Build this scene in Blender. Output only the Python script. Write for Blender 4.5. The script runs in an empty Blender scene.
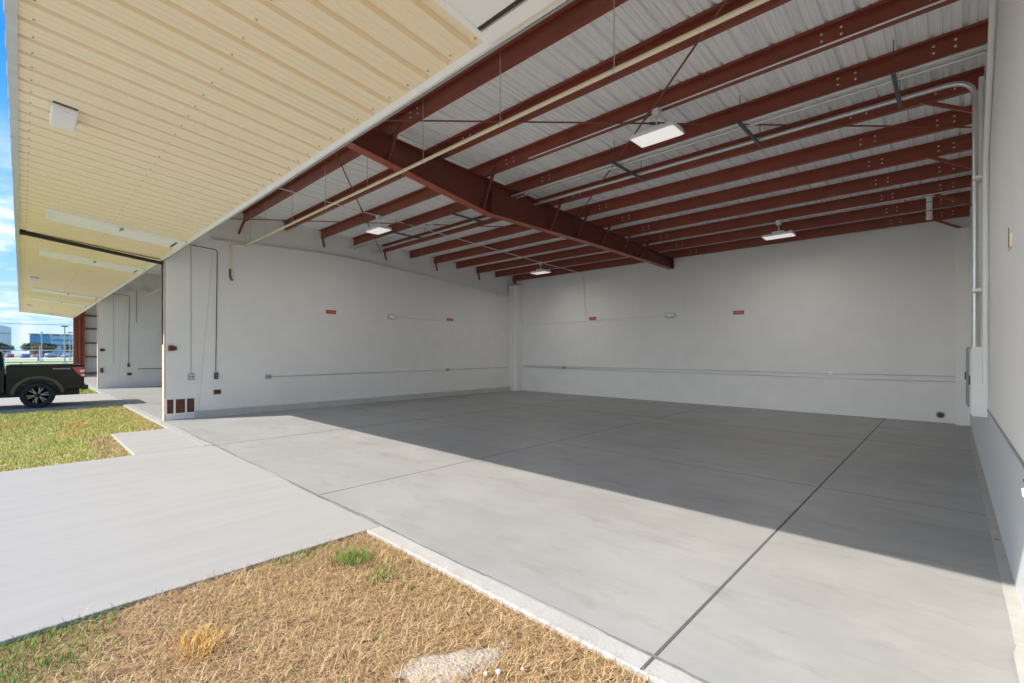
import bpy, bmesh, math, random
from mathutils import Vector, Matrix
random.seed(7)
C = bpy.context.scene.collection
PI = math.pi

# ------------------------------------------------------------------ materials
MATS = {}
def mat(name, col, rough=.6, metal=0., noise=0., scale=4., bump=0., bscale=60., col2=None, spec=.5, emit=None, estr=0., stretch=None, detail=6):
    if name in MATS: return MATS[name]
    m = bpy.data.materials.new(name); m.use_nodes = True
    nt = m.node_tree; N = nt.nodes; L = nt.links
    b = N['Principled BSDF']
    b.inputs['Roughness'].default_value = rough; b.inputs['Metallic'].default_value = metal
    b.inputs['Specular IOR Level'].default_value = spec
    b.inputs['Base Color'].default_value = (*col, 1)
    tc = N.new('ShaderNodeTexCoord'); co = tc.outputs['Object']
    if stretch:
        mp = N.new('ShaderNodeMapping'); mp.inputs['Scale'].default_value = stretch
        L.new(co, mp.inputs['Vector']); co = mp.outputs['Vector']
    if noise or col2:
        n = N.new('ShaderNodeTexNoise'); n.inputs['Scale'].default_value = scale; n.inputs['Detail'].default_value = detail
        n.inputs['Roughness'].default_value = .62
        L.new(co, n.inputs['Vector'])
        r = N.new('ShaderNodeValToRGB'); r.color_ramp.elements[0].position = .3; r.color_ramp.elements[1].position = .7
        c2 = col2 or tuple(min(1, c * (1 + noise)) for c in col)
        c1 = col if col2 else tuple(c * (1 - noise) for c in col)
        r.color_ramp.elements[0].color = (*c1, 1); r.color_ramp.elements[1].color = (*c2, 1)
        L.new(n.outputs['Fac'], r.inputs['Fac']); L.new(r.outputs['Color'], b.inputs['Base Color'])
    if bump:
        n2 = N.new('ShaderNodeTexNoise'); n2.inputs['Scale'].default_value = bscale; n2.inputs['Detail'].default_value = 4
        L.new(co, n2.inputs['Vector'])
        bp = N.new('ShaderNodeBump'); bp.inputs['Strength'].default_value = bump; bp.inputs['Distance'].default_value = .02
        L.new(n2.outputs['Fac'], bp.inputs['Height']); L.new(bp.outputs['Normal'], b.inputs['Normal'])
    if emit:
        b.inputs['Emission Color'].default_value = (*emit, 1); b.inputs['Emission Strength'].default_value = estr
    MATS[name] = m
    return m

def layered(m, scale, amount, dark, stretch=None, seed=0., lo=.45, hi=.7):
    """wear layered over a material's colour: a second noise multiplies it"""
    nt = m.node_tree; N = nt.nodes; L = nt.links; b = N['Principled BSDF']
    src = b.inputs['Base Color'].links[0].from_socket if b.inputs['Base Color'].links else None
    tc = N.new('ShaderNodeTexCoord'); mp = N.new('ShaderNodeMapping')
    mp.inputs['Scale'].default_value = stretch or (1, 1, 1); mp.inputs['Location'].default_value = (seed, seed * .7, seed * .3)
    L.new(tc.outputs['Object'], mp.inputs['Vector'])
    n = N.new('ShaderNodeTexNoise'); n.inputs['Scale'].default_value = scale; n.inputs['Detail'].default_value = 8; n.inputs['Roughness'].default_value = .65
    L.new(mp.outputs['Vector'], n.inputs['Vector'])
    mr = N.new('ShaderNodeMapRange'); mr.inputs['From Min'].default_value = lo; mr.inputs['From Max'].default_value = hi
    mr.inputs['To Max'].default_value = amount
    L.new(n.outputs['Fac'], mr.inputs['Value'])
    mx = N.new('ShaderNodeMix'); mx.data_type = 'RGBA'
    L.new(mr.outputs['Result'], mx.inputs['Factor'])
    if src: L.new(src, mx.inputs['A'])
    else: mx.inputs['A'].default_value = b.inputs['Base Color'].default_value
    mx.inputs['B'].default_value = (*dark, 1)
    L.new(mx.outputs['Result'], b.inputs['Base Color'])
    return m

def blockwork(m, axis, bw=.406, bh=.203, depth=.35):
    """painted concrete block: faint mortar courses as bump; axis 'X' or 'Y' runs along the wall"""
    nt = m.node_tree; N = nt.nodes; L = nt.links; b = N['Principled BSDF']
    tc = N.new('ShaderNodeTexCoord'); sp = N.new('ShaderNodeSeparateXYZ'); cb = N.new('ShaderNodeCombineXYZ')
    L.new(tc.outputs['Object'], sp.inputs[0]); L.new(sp.outputs[axis], cb.inputs['X']); L.new(sp.outputs['Z'], cb.inputs['Y'])
    br = N.new('ShaderNodeTexBrick'); br.inputs['Scale'].default_value = 1
    br.inputs['Brick Width'].default_value = bw; br.inputs['Row Height'].default_value = bh
    br.inputs['Mortar Size'].default_value = .006; br.inputs['Mortar Smooth'].default_value = .6
    br.inputs['Color1'].default_value = (1, 1, 1, 1); br.inputs['Color2'].default_value = (.97, .97, .97, 1); br.inputs['Mortar'].default_value = (0, 0, 0, 1)
    L.new(cb.outputs[0], br.inputs['Vector'])
    bp = N.new('ShaderNodeBump'); bp.inputs['Strength'].default_value = depth; bp.inputs['Distance'].default_value = .006
    L.new(br.outputs['Color'], bp.inputs['Height']); L.new(bp.outputs['Normal'], b.inputs['Normal'])
    return m

M = {}
M['slab'] = layered(layered(mat('polished grey concrete', (.295, .295, .29), .5, col2=(.36, .36, .352), scale=.9, bump=.06, bscale=40), 1.1, .5, (.25, .25, .245), (.5, 1.6, 1), 3., .45, .7), 3.2, .55, (.22, .215, .205), (.5, 1.4, 1), 11., .53, .72)
M['drive'] = layered(mat('broomed concrete', (.315, .31, .297), .85, col2=(.358, .353, .34), scale=.8, bump=.12, bscale=90, stretch=(6, .5, 1)), .7, .35, (.33, .325, .31), None, 5.)
M['edge'] = layered(mat('slab edge concrete', (.38, .375, .36), .85, col2=(.45, .445, .43), scale=5, bump=.2, bscale=40), 3., .5, (.40, .39, .37), None, 2., .55, .75)
M['joint'] = mat('dark joint sealant', (.10, .10, .10), .8)
M['crack'] = mat('grey patching mortar', (.19, .19, .185), .9, noise=.25, scale=9)
M['wallL'] = blockwork(mat('painted block wall', (.84, .825, .795), .7, noise=.03, scale=1.5), 'Y')
M['wallB'] = blockwork(mat('painted block back wall', (.82, .805, .775), .7, noise=.03, scale=1.5), 'X')
M['wallS'] = mat('smooth painted wall', (.85, .835, .81), .6, noise=.015, scale=1.)
M['band'] = mat('pale grey wall band', (.62, .65, .67), .55, noise=.02, scale=1.)
M['white'] = mat('white paint', (.80, .80, .77), .5, noise=.02)
M['cream'] = mat('cream pipe paint', (.90, .80, .59), .45, noise=.04)
M['red'] = layered(mat('red oxide steel primer', (.26, .062, .036), .42, noise=.12, scale=2.5), 1.3, .5, (.19, .045, .028), None, 4.)
M['beam'] = layered(mat('red oxide beam with painted shade', (.17, .040, .026), .45, noise=.15, scale=2.), 1.1, .5, (.12, .03, .02), None, 6.)  # primer darkened: the rafter's shade is painted into its colour
M['flange'] = mat('red oxide flange with painted bounce', (.36, .085, .045), .45, noise=.12, scale=2.5)  # same primer brightened: floor bounce painted into the flange underside
M['redb'] = mat('red oxide plate', (.16, .04, .028), .5, noise=.2, scale=3.)
M['galv'] = layered(mat('galvanised sheet', (.96, .98, 1.0), .5, 0., noise=.08, scale=1.6, stretch=(9, .3, 1)), 2.6, .42, (.52, .56, .62), (9, .25, 1), 2.)
M['zinc'] = mat('galvanised conduit', (.62, .63, .62), .35, .7, noise=.06)
M['strut'] = mat('dark strut channel', (.10, .115, .11), .5, .4)
M['bolt'] = mat('zinc bolt head', (.75, .75, .73), .4, .3)
M['tan'] = layered(mat('tan ribbed sheet', (.94, .81, .57), .5, noise=.02, scale=1.2, stretch=(1, .4, 1)), 1.5, .3, (.90, .77, .53), (3, .4, 1), 1.)
M['tanscrew'] = mat('tan screw head', (.52, .44, .32), .5)
M['trim'] = mat('white sheet trim', (.84, .83, .79), .5, noise=.03)
M['fascia'] = mat('grey fascia sheet', (.62, .66, .70), .5, .2, noise=.1)
M['panel'] = mat('white translucent panel', (.93, .94, .93), .4, noise=.02)
M['black'] = mat('black rubber', (.012, .012, .014), .5)
M['brown'] = mat('dark brown seal', (.05, .028, .022), .6)
M['lampwhite'] = mat('white lamp housing', (.86, .86, .85), .4)
M['lens'] = mat('frosted lens', (.9, .9, .9), .3, emit=(1, .97, .92), estr=.22)
M['grey'] = mat('grey box', (.32, .33, .33), .5)
M['dgrey'] = mat('dark grey plastic', (.07, .07, .075), .5)
M['signred'] = mat('red sign', (.50, .05, .03), .5)
M['signwhite'] = mat('sign lettering', (.55, .28, .22), .5)
M['brass'] = mat('tarnished brass plate', (.16, .12, .07), .5, .3)
M['rust'] = layered(mat('rusty brick red', (.16, .055, .035), .8, noise=.3, scale=14), 20., .5, (.08, .03, .02), None, 1.)
M['pinkedge'] = mat('bare pinkish wall edge', (.56, .42, .36), .8, noise=.1)

# ------------------------------------------------------------------ mesh builder
class MB:
    def __init__(s): s.v = []; s.f = []; s.sm = []
    def add(s, vs, fs, smooth=False):
        o = len(s.v); s.v += [tuple(v) for v in vs]
        for f in fs: s.f.append(tuple(i + o for i in f)); s.sm.append(smooth)
        return s
    def box(s, x0, x1, y0, y1, z0, z1):
        vs = [(x, y, z) for z in (z0, z1) for y in (y0, y1) for x in (x0, x1)]
        return s.add(vs, [(0, 2, 3, 1), (4, 5, 7, 6), (0, 1, 5, 4), (2, 6, 7, 3), (0, 4, 6, 2), (1, 3, 7, 5)])
    def prism(s, pts, axis, a, b):
        """2-D polygon extruded along axis; pts are the two other coordinates in xyz order"""
        def P(p, t): return {'x': (t, p[0], p[1]), 'y': (p[0], t, p[1]), 'z': (p[0], p[1], t)}[axis]
        n = len(pts); vs = [P(p, a) for p in pts] + [P(p, b) for p in pts]
        fs = [tuple(range(n))[::-1], tuple(range(n, 2 * n))] + [(i, (i + 1) % n, (i + 1) % n + n, i + n) for i in range(n)]
        return s.add(vs, fs)
    def tube(s, pts, r, n=8, caps=True, r2=None):
        pts = [Vector(p) for p in pts]; rings = []; up = None
        for i, p in enumerate(pts):
            d = ((pts[min(i + 1, len(pts) - 1)] - p).normalized() + (p - pts[max(i - 1, 0)]).normalized())
            d = d.normalized() if d.length > 1e-6 else Vector((0, 0, 1))
            if up is None:
                up = Vector((0, 0, 1)) if abs(d.z) < .9 else Vector((1, 0, 0))
            a = d.cross(up).normalized(); b_ = a.cross(d).normalized(); up = b_
            rr = r if r2 is None else r + (r2 - r) * i / (len(pts) - 1)
            rings.append([p + (a * math.cos(2 * PI * k / n) + b_ * math.sin(2 * PI * k / n)) * rr for k in range(n)])
        vs = [q for R_ in rings for q in R_]
        fs = [(i * n + k, i * n + (k + 1) % n, (i + 1) * n + (k + 1) % n, (i + 1) * n + k) for i in range(len(pts) - 1) for k in range(n)]
        s.add(vs, fs, True)
        if caps:
            s.add(rings[0], [tuple(range(n))[::-1]]); s.add(rings[-1], [tuple(range(n))])
        return s
    def bar(s, p, q, w, h):
        """rectangular bar from p to q, w across, h in the up sense"""
        p = Vector(p); q = Vector(q); d = (q - p).normalized()
        up = Vector((0, 0, 1)) if abs(d.z) < .95 else Vector((1, 0, 0))
        a = d.cross(up).normalized() * w / 2; b_ = a.cross(d).normalized() * h / 2
        vs = [e + sa * a + sb * b_ for e in (p, q) for sa, sb in ((-1, -1), (1, -1), (1, 1), (-1, 1))]
        return s.add(vs, [(0, 3, 2, 1), (4, 5, 6, 7), (0, 1, 5, 4), (1, 2, 6, 5), (2, 3, 7, 6), (3, 0, 4, 7)])
    def lathe(s, prof, axis='z', n=24, o=(0, 0, 0)):
        """profile of (radius, height) turned about axis through o"""
        vs = []
        for r, h in prof:
            for k in range(n):
                c, q = r * math.cos(2 * PI * k / n), r * math.sin(2 * PI * k / n)
                v = {'z': (c, q, h), 'x': (h, c, q), 'y': (q, h, c)}[axis]
                vs.append((v[0] + o[0], v[1] + o[1], v[2] + o[2]))
        fs = [(i * n + k, i * n + (k + 1) % n, (i + 1) * n + (k + 1) % n, (i + 1) * n + k) for i in range(len(prof) - 1) for k in range(n)]
        return s.add(vs, fs, True)
    def build(s, name, m, parent=None, loc=(0, 0, 0), bevel=0., seg=2):
        me = bpy.data.meshes.new(name); me.from_pydata(s.v, [], s.f); me.update()
        me.polygons.foreach_set('use_smooth', s.sm)
        bm = bmesh.new(); bm.from_mesh(me); bmesh.ops.recalc_face_normals(bm, faces=bm.faces); bm.to_mesh(me); bm.free()
        me.materials.append(m)
        o = bpy.data.objects.new(name, me); C.objects.link(o); o.location = loc
        if parent: o.parent = parent
        if bevel:
            b = o.modifiers.new('Bevel', 'BEVEL'); b.width = bevel; b.segments = seg; b.limit_method = 'ANGLE'
        return o

def tag(o, label, cat, group=None):
    o['label'] = label; o['category'] = cat
    if group: o['group'] = group
    return o
def struct(o): o['kind'] = 'structure'; return o
def thing(name, label, cat, loc=(0, 0, 0), group=None, rz=0):
    o = bpy.data.objects.new(name, None); C.objects.link(o); o.location = loc; o.rotation_euler = (0, 0, rz)
    return tag(o, label, cat, group)
def dup(root, loc, label, rz=None):
    r = root.copy(); C.objects.link(r); r.location = loc; r['label'] = label
    if rz is not None: r.rotation_euler = (0, 0, rz)
    for ch in list(root.children):
        c = ch.copy(); C.objects.link(c); c.parent = r
        for g in ch.children:
            d = g.copy(); C.objects.link(d); d.parent = c
    return r
def arc(c, r, a0, a1, n=10): return [(c[0] + r * math.cos(a0 + (a1 - a0) * i / n), c[1] + r * math.sin(a0 + (a1 - a0) * i / n)) for i in range(n + 1)]

# ------------------------------------------------------------------ key measures (metres)
XL, XR, YF, YB = -14.95, .36, 2.57, 16.1            # left wall face, right wall face, front line, back wall face
BAY = 15.35
def zb(y): return 5.82 - .042 * y                    # underside of purlins
def zt(y): return zb(y) + .25                        # underside of roof sheet
PY = [4.47 + 1.15 * i for i in range(11)]

# ------------------------------------------------------------------ ground and slabs
b = MB(); b.box(-49, 40, YF, 16.4, -.25, 0); o = struct(b.build('floor', M['slab']))
# joints cut in the slab
def strip_x(x, y0, y1, w): return MB().box(x - w / 2, x + w / 2, y0, y1, -.02, .0025)
for i, (x, w) in enumerate(((-1.27, .020), (-5.77, .008), (-10.3, .007), (-20.2, .02), (-25.3, .02))):
    struct(strip_x(x, YF - (.16 if i == 0 else 0), YB, w).build('trim_%d' % (i + 1), M['joint']))
struct(MB().box(XL, XR, 7.295, 7.3, -.02, .002).build('trim_6', M['joint']))
struct(MB().box(XL, XR, 11.9, 11.905, -.02, .002).build('trim_7', M['joint']))
# slab nosing in front of the door line
for i_, (xa_, xb_) in enumerate(((-4.295, 1.2), (-20.54, -10.41), (-35.99, -27.01), (-49, -42.61))):
    struct(MB().box(xa_, xb_, 2.40, YF, -.25, .0).build('trim_%d' % (21 + i_), M['edge'] if i_ == 0 else M['drive'], bevel=.012 if i_ == 0 else .004))
# mortar line between nosing and slab, ragged
rg = MB(); xs = [-14.9 + .055 * i for i in range(278)]
vs = []
for x in xs:
    wob = .010 * math.sin(x * 2.3) + .004 * math.sin(x * 9.1) + .003 * random.uniform(-1, 1)
    w = max(.003, .011 + .009 * math.sin(x * 1.1 + 1) + .006 * math.sin(x * 3.7) + .006 * random.random())
    vs += [(x, 2.57 - w + wob, .004), (x, 2.57 + w * .6 + wob, .004)]
rg.add(vs, [(2 * i, 2 * i + 2, 2 * i + 3, 2 * i + 1) for i in range(len(xs) - 1)])
struct(rg.build('trim_9', M['crack']))
def slab(name, x0, x1, y0, y1, m='drive'): return struct(MB().box(x0, x1, y0, y1, -.25, -.004).build(name, M[m], bevel=.01))
slab('driveway', -10.40, -4.30, -13, 2.555)
slab('driveway', -27.0, -20.55, -13, 2.555)
slab('driveway', -42.6, -36.0, -13, 2.555)
slab('walkway', -13.45, -10.41, 1.37, 2.40)
slab('bounce_slab', -60, 60, -70, -13)  # unseen concrete added behind the camera to bounce sun up onto the doors
slab('bounce_slab', -4.30, 30, -13, -3.2)  # second unseen piece, added for the same bounce

# soil under the lawns and the land beyond
m = mat('soil and thatch', (.17, .10, .05), .95, col2=(.36, .24, .12), scale=18, bump=.6, bscale=60)
struct(MB().box(-4.30, 6, -3.2, 2.40, -.4, -.036).build('lawn_soil', m))
m = mat('mown field', (.22, .24, .06), .95, col2=(.36, .32, .10), scale=3, bump=.4, bscale=30)
struct(MB().box(-20.55, -10.4, -13, 2.40, -.4, -.05).build('lawn_soil', m))
struct(MB().box(-36.0, -27.0, -13, 2.40, -.4, -.05).build('lawn_soil', m))
field = mat('distant field', (.34, .40, .13), .95, col2=(.46, .48, .20), scale=.4)
struct(MB().box(-900, 900, -900, 900, -.6, -.28).build('ground', field))
struct(MB().box(-60, -42.6, -40, 2.40, -.28, -.06).build('lawn_soil', m))
struct(MB().box(-60, -49, 2.4, 40, -.28, -.03).build('pavement', M['drive']))
road = mat('pale road', (.55, .54, .52), .9, noise=.06)
struct(MB().box(-226, -188, -300, 300, -.27, -.2).build('road', road))
struct(MB().box(-340, -232, -300, 300, -.27, -.21).build('car_park', mat('asphalt', (.30, .30, .31), .9, noise=.1)))

# ------------------------------------------------------------------ grass
def grass_mat(name, cols):
    m = bpy.data.materials.new(name); m.use_nodes = True; nt = m.node_tree; N = nt.nodes; L = nt.links; b = N['Principled BSDF']
    b.inputs['Roughness'].default_value = .7; b.inputs['Specular IOR Level'].default_value = .25
    g = N.new('ShaderNodeNewGeometry'); r = N.new('ShaderNodeValToRGB'); r.color_ramp.interpolation = 'LINEAR'
    els = r.color_ramp.elements
    while len(els) < len(cols): els.new(.5)
    for i, c in enumerate(cols): els[i].position = i / (len(cols) - 1); els[i].color = (*c, 1)
    L.new(g.outputs['Random Per Island'], r.inputs['Fac']); L.new(r.outputs['Color'], b.inputs['Base Color'])
    return m
DRY = grass_mat('dry grass', [(.19, .10, .045), (.45, .28, .13), (.60, .42, .23), (.50, .29, .12), (.76, .60, .40), (.30, .16, .06)])
OLIVE = grass_mat('yellow green grass', [(.36, .37, .08), (.58, .52, .17), (.48, .50, .11), (.70, .58, .27)])
GREEN = grass_mat('green grass', [(.12, .22, .03), (.28, .40, .06), (.40, .50, .12), (.20, .31, .04)])
LUSH = grass_mat('lush grass', [(.07, .15, .02), (.17, .29, .04), (.26, .38, .07), (.11, .21, .025)])
GOLD = grass_mat('golden dead grass', [(.55, .30, .07), (.72, .44, .13), (.80, .56, .24), (.62, .36, .09)])
def blades(pos, h, w, lean, droop=.6):
    v = []; f = []
    for (x, y, z) in pos:
        hh = h * random.uniform(.35, 1.35); a = random.uniform(0, 2 * PI); le = lean * random.uniform(.2, 1.3)
        if lean > 1.4: le = 1.52 - .8 * random.random() ** 3; z += .03 * random.random()
        dx, dy = math.cos(a), math.sin(a); px, py = -dy * w / 2, dx * w / 2
        t = hh * math.cos(min(le, 1.53)); s_ = hh * math.sin(min(le, 1.53))
        m1 = (x + dx * s_ * .4, y + dy * s_ * .4, z + t * .62); e = (x + dx * s_, y + dy * s_, z + t * (1 - droop * .25))
        o = len(v)
        v += [(x - px, y - py, z), (x + px, y + py, z), (m1[0] + px * .7, m1[1] + py * .7, m1[2]), (m1[0] - px * .7, m1[1] - py * .7, m1[2]), e]
        f += [(o, o + 1, o + 2, o + 3), (o + 3, o + 2, o + 4)]
    mb = MB(); mb.v = v; mb.f = f; mb.sm = [False] * len(f); return mb
def build_raw(mb, name, m):
    me = bpy.data.meshes.new(name); me.from_pydata(mb.v, [], mb.f); me.materials.append(m)
    o = bpy.data.objects.new(name, me); C.objects.link(o); return o
def stuff(o, label, cat): o['kind'] = 'stuff'; return tag(o, label, cat)
def vnoise(x, y, s=1., k=0):
    return (math.sin(x * 3.1 * s + k) * math.cos(y * 2.7 * s + k * 1.7) + math.sin(x * 5.3 * s + y * 4.1 * s + k) * .6 + math.sin(x * 1.3 * s - y * 1.9 * s + 2 * k) * .8) / 2.4
def in_sand(x, y):
    a = (x + 2.12) * .43 + (y - 1.72) * .9; c = -(x + 2.12) * .9 + (y - 1.72) * .43
    return (a / .30) ** 2 + (c / .13) ** 2 < 1 + .3 * math.sin(x * 23 + y * 31)
# near lawn in front of the slab
dry, ol, gr = [], [], []
n = 64000
for _ in range(n):
    x = random.uniform(-4.29, .9); y = random.uniform(-.35, 2.385) if random.random() < .75 else random.uniform(.6, 2.385)
    if x < -4.26 + random.random() * .05: pass
    z = -.036
    if in_sand(x, y) and random.random() < .90: continue
    q = .33 + .45 * vnoise(x, y, 1.2) + (.9 if x < -3.75 and y < .6 else 0) * max(0, (.6 - y)) + max(0, (-3.95 - x)) * .55
    t = random.random()
    if t < .10 * max(0, q) * 1.0 + (.9 * max(0, min(1, (.55 - y) / .5)) * max(0, min(1, (-3.35 - x) / .4))) + (.35 if x < -4.1 and vnoise(x, y, 2.) > .1 else 0): gr.append((x, y, z))
    elif t < .20 * max(0, q) + .05: ol.append((x, y, z))
    else: dry.append((x, y, z))
stuff(build_raw(blades(dry, .10, .0036, 1.62), 'dry_grass', DRY), 'dry straw coloured grass in front of the slab, lower edge of the photo', 'grass')
stuff(build_raw(blades(ol, .075, .0042, 1.1), 'yellow_green_grass', OLIVE), 'sparse yellowish green blades among the dry grass beside the driveway', 'grass')
# green clumps as their own mesh
stuff(build_raw(blades(gr, .08, .0042, 1.0), 'green_grass', LUSH), 'fresh green grass blades along the near driveway edge, bottom left', 'grass')
def tuft(cx, cy, r, n, h, m, name, label, lean=.75, sq=1.):
    p = []
    for _ in range(n):
        a = random.uniform(0, 2 * PI); q = r * random.random() ** .7
        p.append((cx + q * math.cos(a), cy + q * math.sin(a) * sq, -.036))
    tag(build_raw(blades(p, h, .005, lean), name, m), label, 'grass tuft')
tuft(-3.80, 1.98, .16, 420, .13, LUSH, 'grass_tuft', 'bright green grass tuft near the corner of slab and driveway')
tuft(-3.36, 2.02, .15, 130, .09, LUSH, 'grass_tuft', 'smaller sparse green tuft right of the bright green one')
tuft(-3.37, .75, .17, 420, .11, GOLD, 'grass_clump', 'golden dead grass clump standing in the dry lawn', 1.1, .75)
# bare sandy patch and pebbles
sand = MB(); pts = []
for i in range(40):
    a = 2 * PI * i / 40; rr = 1 + .16 * math.sin(3 * a + 1) + .1 * math.sin(7 * a)
    p_, q_ = .33 * rr * math.cos(a), .15 * rr * math.sin(a)
    pts.append((p_ * .43 - q_ * .9, p_ * .9 + q_ * .43))
vs = [(0, 0, .018)] + [(x * k, y * k, h + .004 * random.uniform(-1, 1)) for k, h in ((.5, .016), (.8, .011), (1, -.004)) for x, y in pts]
fs = [(0, 1 + i, 1 + (i + 1) % 40) for i in range(40)] + [(1 + r * 40 + i, 1 + (r + 1) * 40 + i, 1 + (r + 1) * 40 + (i + 1) % 40, 1 + r * 40 + (i + 1) % 40) for r in range(2) for i in range(40)]
sand.add(vs, fs, True)
tag(sand.build('sand_patch', mat('pale sand', (.36, .30, .23), .95, col2=(.52, .46, .38), scale=14, bump=.8, bscale=50), loc=(-2.12, 1.72, -.034)), 'bare pale sandy patch in the dry grass at the bottom edge', 'sand')
peb = [(-1.86, 1.86, .018), (-1.90, 1.80, .014), (-1.78, 1.97, .011), (-2.02, 2.06, .010)]
plab = ['largest white pebble right of the sandy patch', 'white pebble just below left of the largest pebble', 'small pebble farthest right of the sandy patch', 'small pale pebble on the upper edge of the sandy patch']
for (x, y, r), l in zip(peb, plab):
    me = bpy.data.meshes.new('pebble'); bm = bmesh.new(); bmesh.ops.create_icosphere(bm, subdivisions=2, radius=r)
    for v in bm.verts: v.co *= 1 + .18 * math.sin(v.co.x * 300 + v.co.y * 170); v.co.z *= .7
    for f_ in bm.faces: f_.smooth = True
    bm.to_mesh(me); bm.free(); me.materials.append(mat('white stone', (.72, .70, .66), .8, noise=.1, scale=30))
    o = bpy.data.objects.new('pebble', me); C.objects.link(o); o.location = (x, y, -.012); tag(o, l, 'pebble')
# lawn between the driveways
dry, ol, gr, gold = [], [], [], []
for _ in range(56000):
    x = random.uniform(-20.5, -10.45); y = random.uniform(-1.6, 2.37)
    if x > -13.5 and y > 1.34: continue
    edge = max(0, 1 - abs(y - 2.4) / .7) * (1 if x > -19.5 else 0) + max(0, 1 - abs(x + 10.4) / .6) * .7 + (max(0, 1 - (y - .9) / -.35) if y < 1.34 and x > -13.5 and y > .9 else 0)
    q = vnoise(x, y, .55, 1.); t = random.random() - .28 * max(0, vnoise(x, y, .9, 4.))
    if t < .08 + .85 * edge * .75 + max(0, q) * .2: dry.append((x, y, -.05))
    elif t < .42 + .35 * q: gr.append((x, y, -.05))
    else: ol.append((x, y, -.05))
stuff(build_raw(blades(dry, .065, .009, 1.3), 'dry_grass', DRY), 'dry tan grass along the edges of the lawn between the driveways', 'grass')
stuff(build_raw(blades(ol, .065, .009, 1.1), 'yellow_green_grass', OLIVE), 'yellowish green grass of the lawn before the parked truck', 'grass')
stuff(build_raw(blades(gr, .06, .009, 1.0), 'green_grass', GREEN), 'green grass of the lawn before the parked truck', 'grass')
gold = []
for cx, cy, r, k in ((-15.9, .92, .35, 500), (-14.3, .75, .25, 200), (-17.0, -.25, .3, 200)):
    for _ in range(k): gold.append((cx + random.gauss(0, r), min(2.3, cy + random.gauss(0, r * .5)), -.05))
stuff(build_raw(blades(gold, .10, .009, 1.1), 'golden_grass', GOLD), 'orange brown dead clumps in the lawn before the truck', 'grass')
p = [(random.uniform(-36, -27.05), random.uniform(-4, 2.35), -.05) for _ in range(14000)]
stuff(build_raw(blades(p, .10, .016, .8), 'green_grass', GREEN), 'green grass strip behind the parked truck', 'grass')

# ------------------------------------------------------------------ walls
# left wall: thick lower leaf topped by a broken ledge line, upper leaf set back
LEDGE = [(3.62, 4.93), (5.2, 4.99), (7.04, 5.03), (8.2, 4.98), (9.6, 4.87), (11.6, 4.74), (13.8, 4.50), (YB, 4.36)]
def left_wall(x, name, n0):
    w = MB()
    w.prism([(3.62, -.1)] + [(YB, -.1)] + LEDGE[::-1], 'x', x - .25, x)
    w.prism([(3.62, 4.8), (YB, 4.25), (YB, zt(YB)), (3.62, zt(3.62))], 'x', x - .27, x - .09)
    o = struct(w.build(name, M['wallL']))
    f = MB().prism([(YF + .03, -.1), (3.62, -.1), (3.62, zt(3.62)), (YF + .03, zt(YF))], 'x', x - .25, x)
    struct(f.build(name + '_front', M['wallS'], o))
    e = MB().box(x - .25, x, YF, YF + .03, 0, 5.5); struct(e.build('trim_edge', M['pinkedge'], o))
    t = MB()
    for (y0, z0), (y1, z1) in zip(LEDGE, LEDGE[1:]):
        t.prism([(y0, z0 - .022), (y1, z1 - .022), (y1, z1 + .012), (y0, z0 + .012)], 'x', x - .05, x + .003)
    struct(t.build('trim_ledge', M['white'], o))
    s = MB().bar((x + .001, 3.68, 4.6), (x + .001, 3.33, .1), .008, .004); struct(s.build('trim_seam', M['zinc'], o))
    return o
left_wall(XL, 'wall_left', 0)
left_wall(XL - BAY, 'wall_left_far', 1)
w = MB().prism([(-49, -.1), (XR + .3, -.1), (XR + .3, zt(YB)), (-49, zt(YB))], 'y', YB, YB + .25); struct(w.build('wall_back', M['wallB']))
# right wall: band below, smooth wall above
w = MB().prism([(2.2, 1.06), (YB, 1.06), (YB, zt(YB)), (2.2, zt(2.2))], 'x', XR, XR + .25); struct(w.build('wall_right', M['wallS']))
w = MB().box(XR + .004, XR + .25, 2.2, YB, -.1, 1.04); struct(w.build('wall_right_band', M['band']))
struct(MB().box(XR - .008, XR + .02, 2.2, YB, 1.035, 1.062).build('trim_10', mat('grey flashing', (.30, .30, .31), .5)))
struct(MB().box(.29, XR + .01, 4.18, YB, -.02, .006).build('baseboard_right', M['edge']))
struct(MB().prism([(.27, 2.3), (.27, 4.0), (.30, 4.16), (.40, 4.16), (.40, 2.3)], 'z', 0, .04).build('trim_11', M['edge'], bevel=.004))
struct(MB().box(.305, .345, 6.40, 6.412, -.02, .008).build('trim_12', M['joint']))
# kerb at the foot of the left wall
struct(MB().prism([(XL, 0), (XL + .10, 0), (XL + .07, .17), (XL, .19)], 'y', 3.25, YB).build('baseboard_left', mat('kerb concrete', (.50, .49, .46), .8, noise=.08)))
# corner pilasters
struct(MB().box(XL - .05, XL + .42, YB - .40, YB, 0, 4.9).build('trim_13', M['wallS']))
struct(MB().box(XL - .05, XL + .20, YB - .46, YB - .36, 0, 4.9).build('trim_14', M['white']))
struct(MB().box(.10, XR, YB - .25, YB, 0, 4.85).build('trim_15', M['wallS']))
# front header above the folded doors
for k in range(3):
    x1 = XR + .2 - BAY * k
    struct(MB().box(x1 - BAY, x1, YF + .02, YF + .14, 4.42, zt(YF)).build('wall_front' if k == 0 else 'wall_front_%d' % k, M['trim']))
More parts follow.
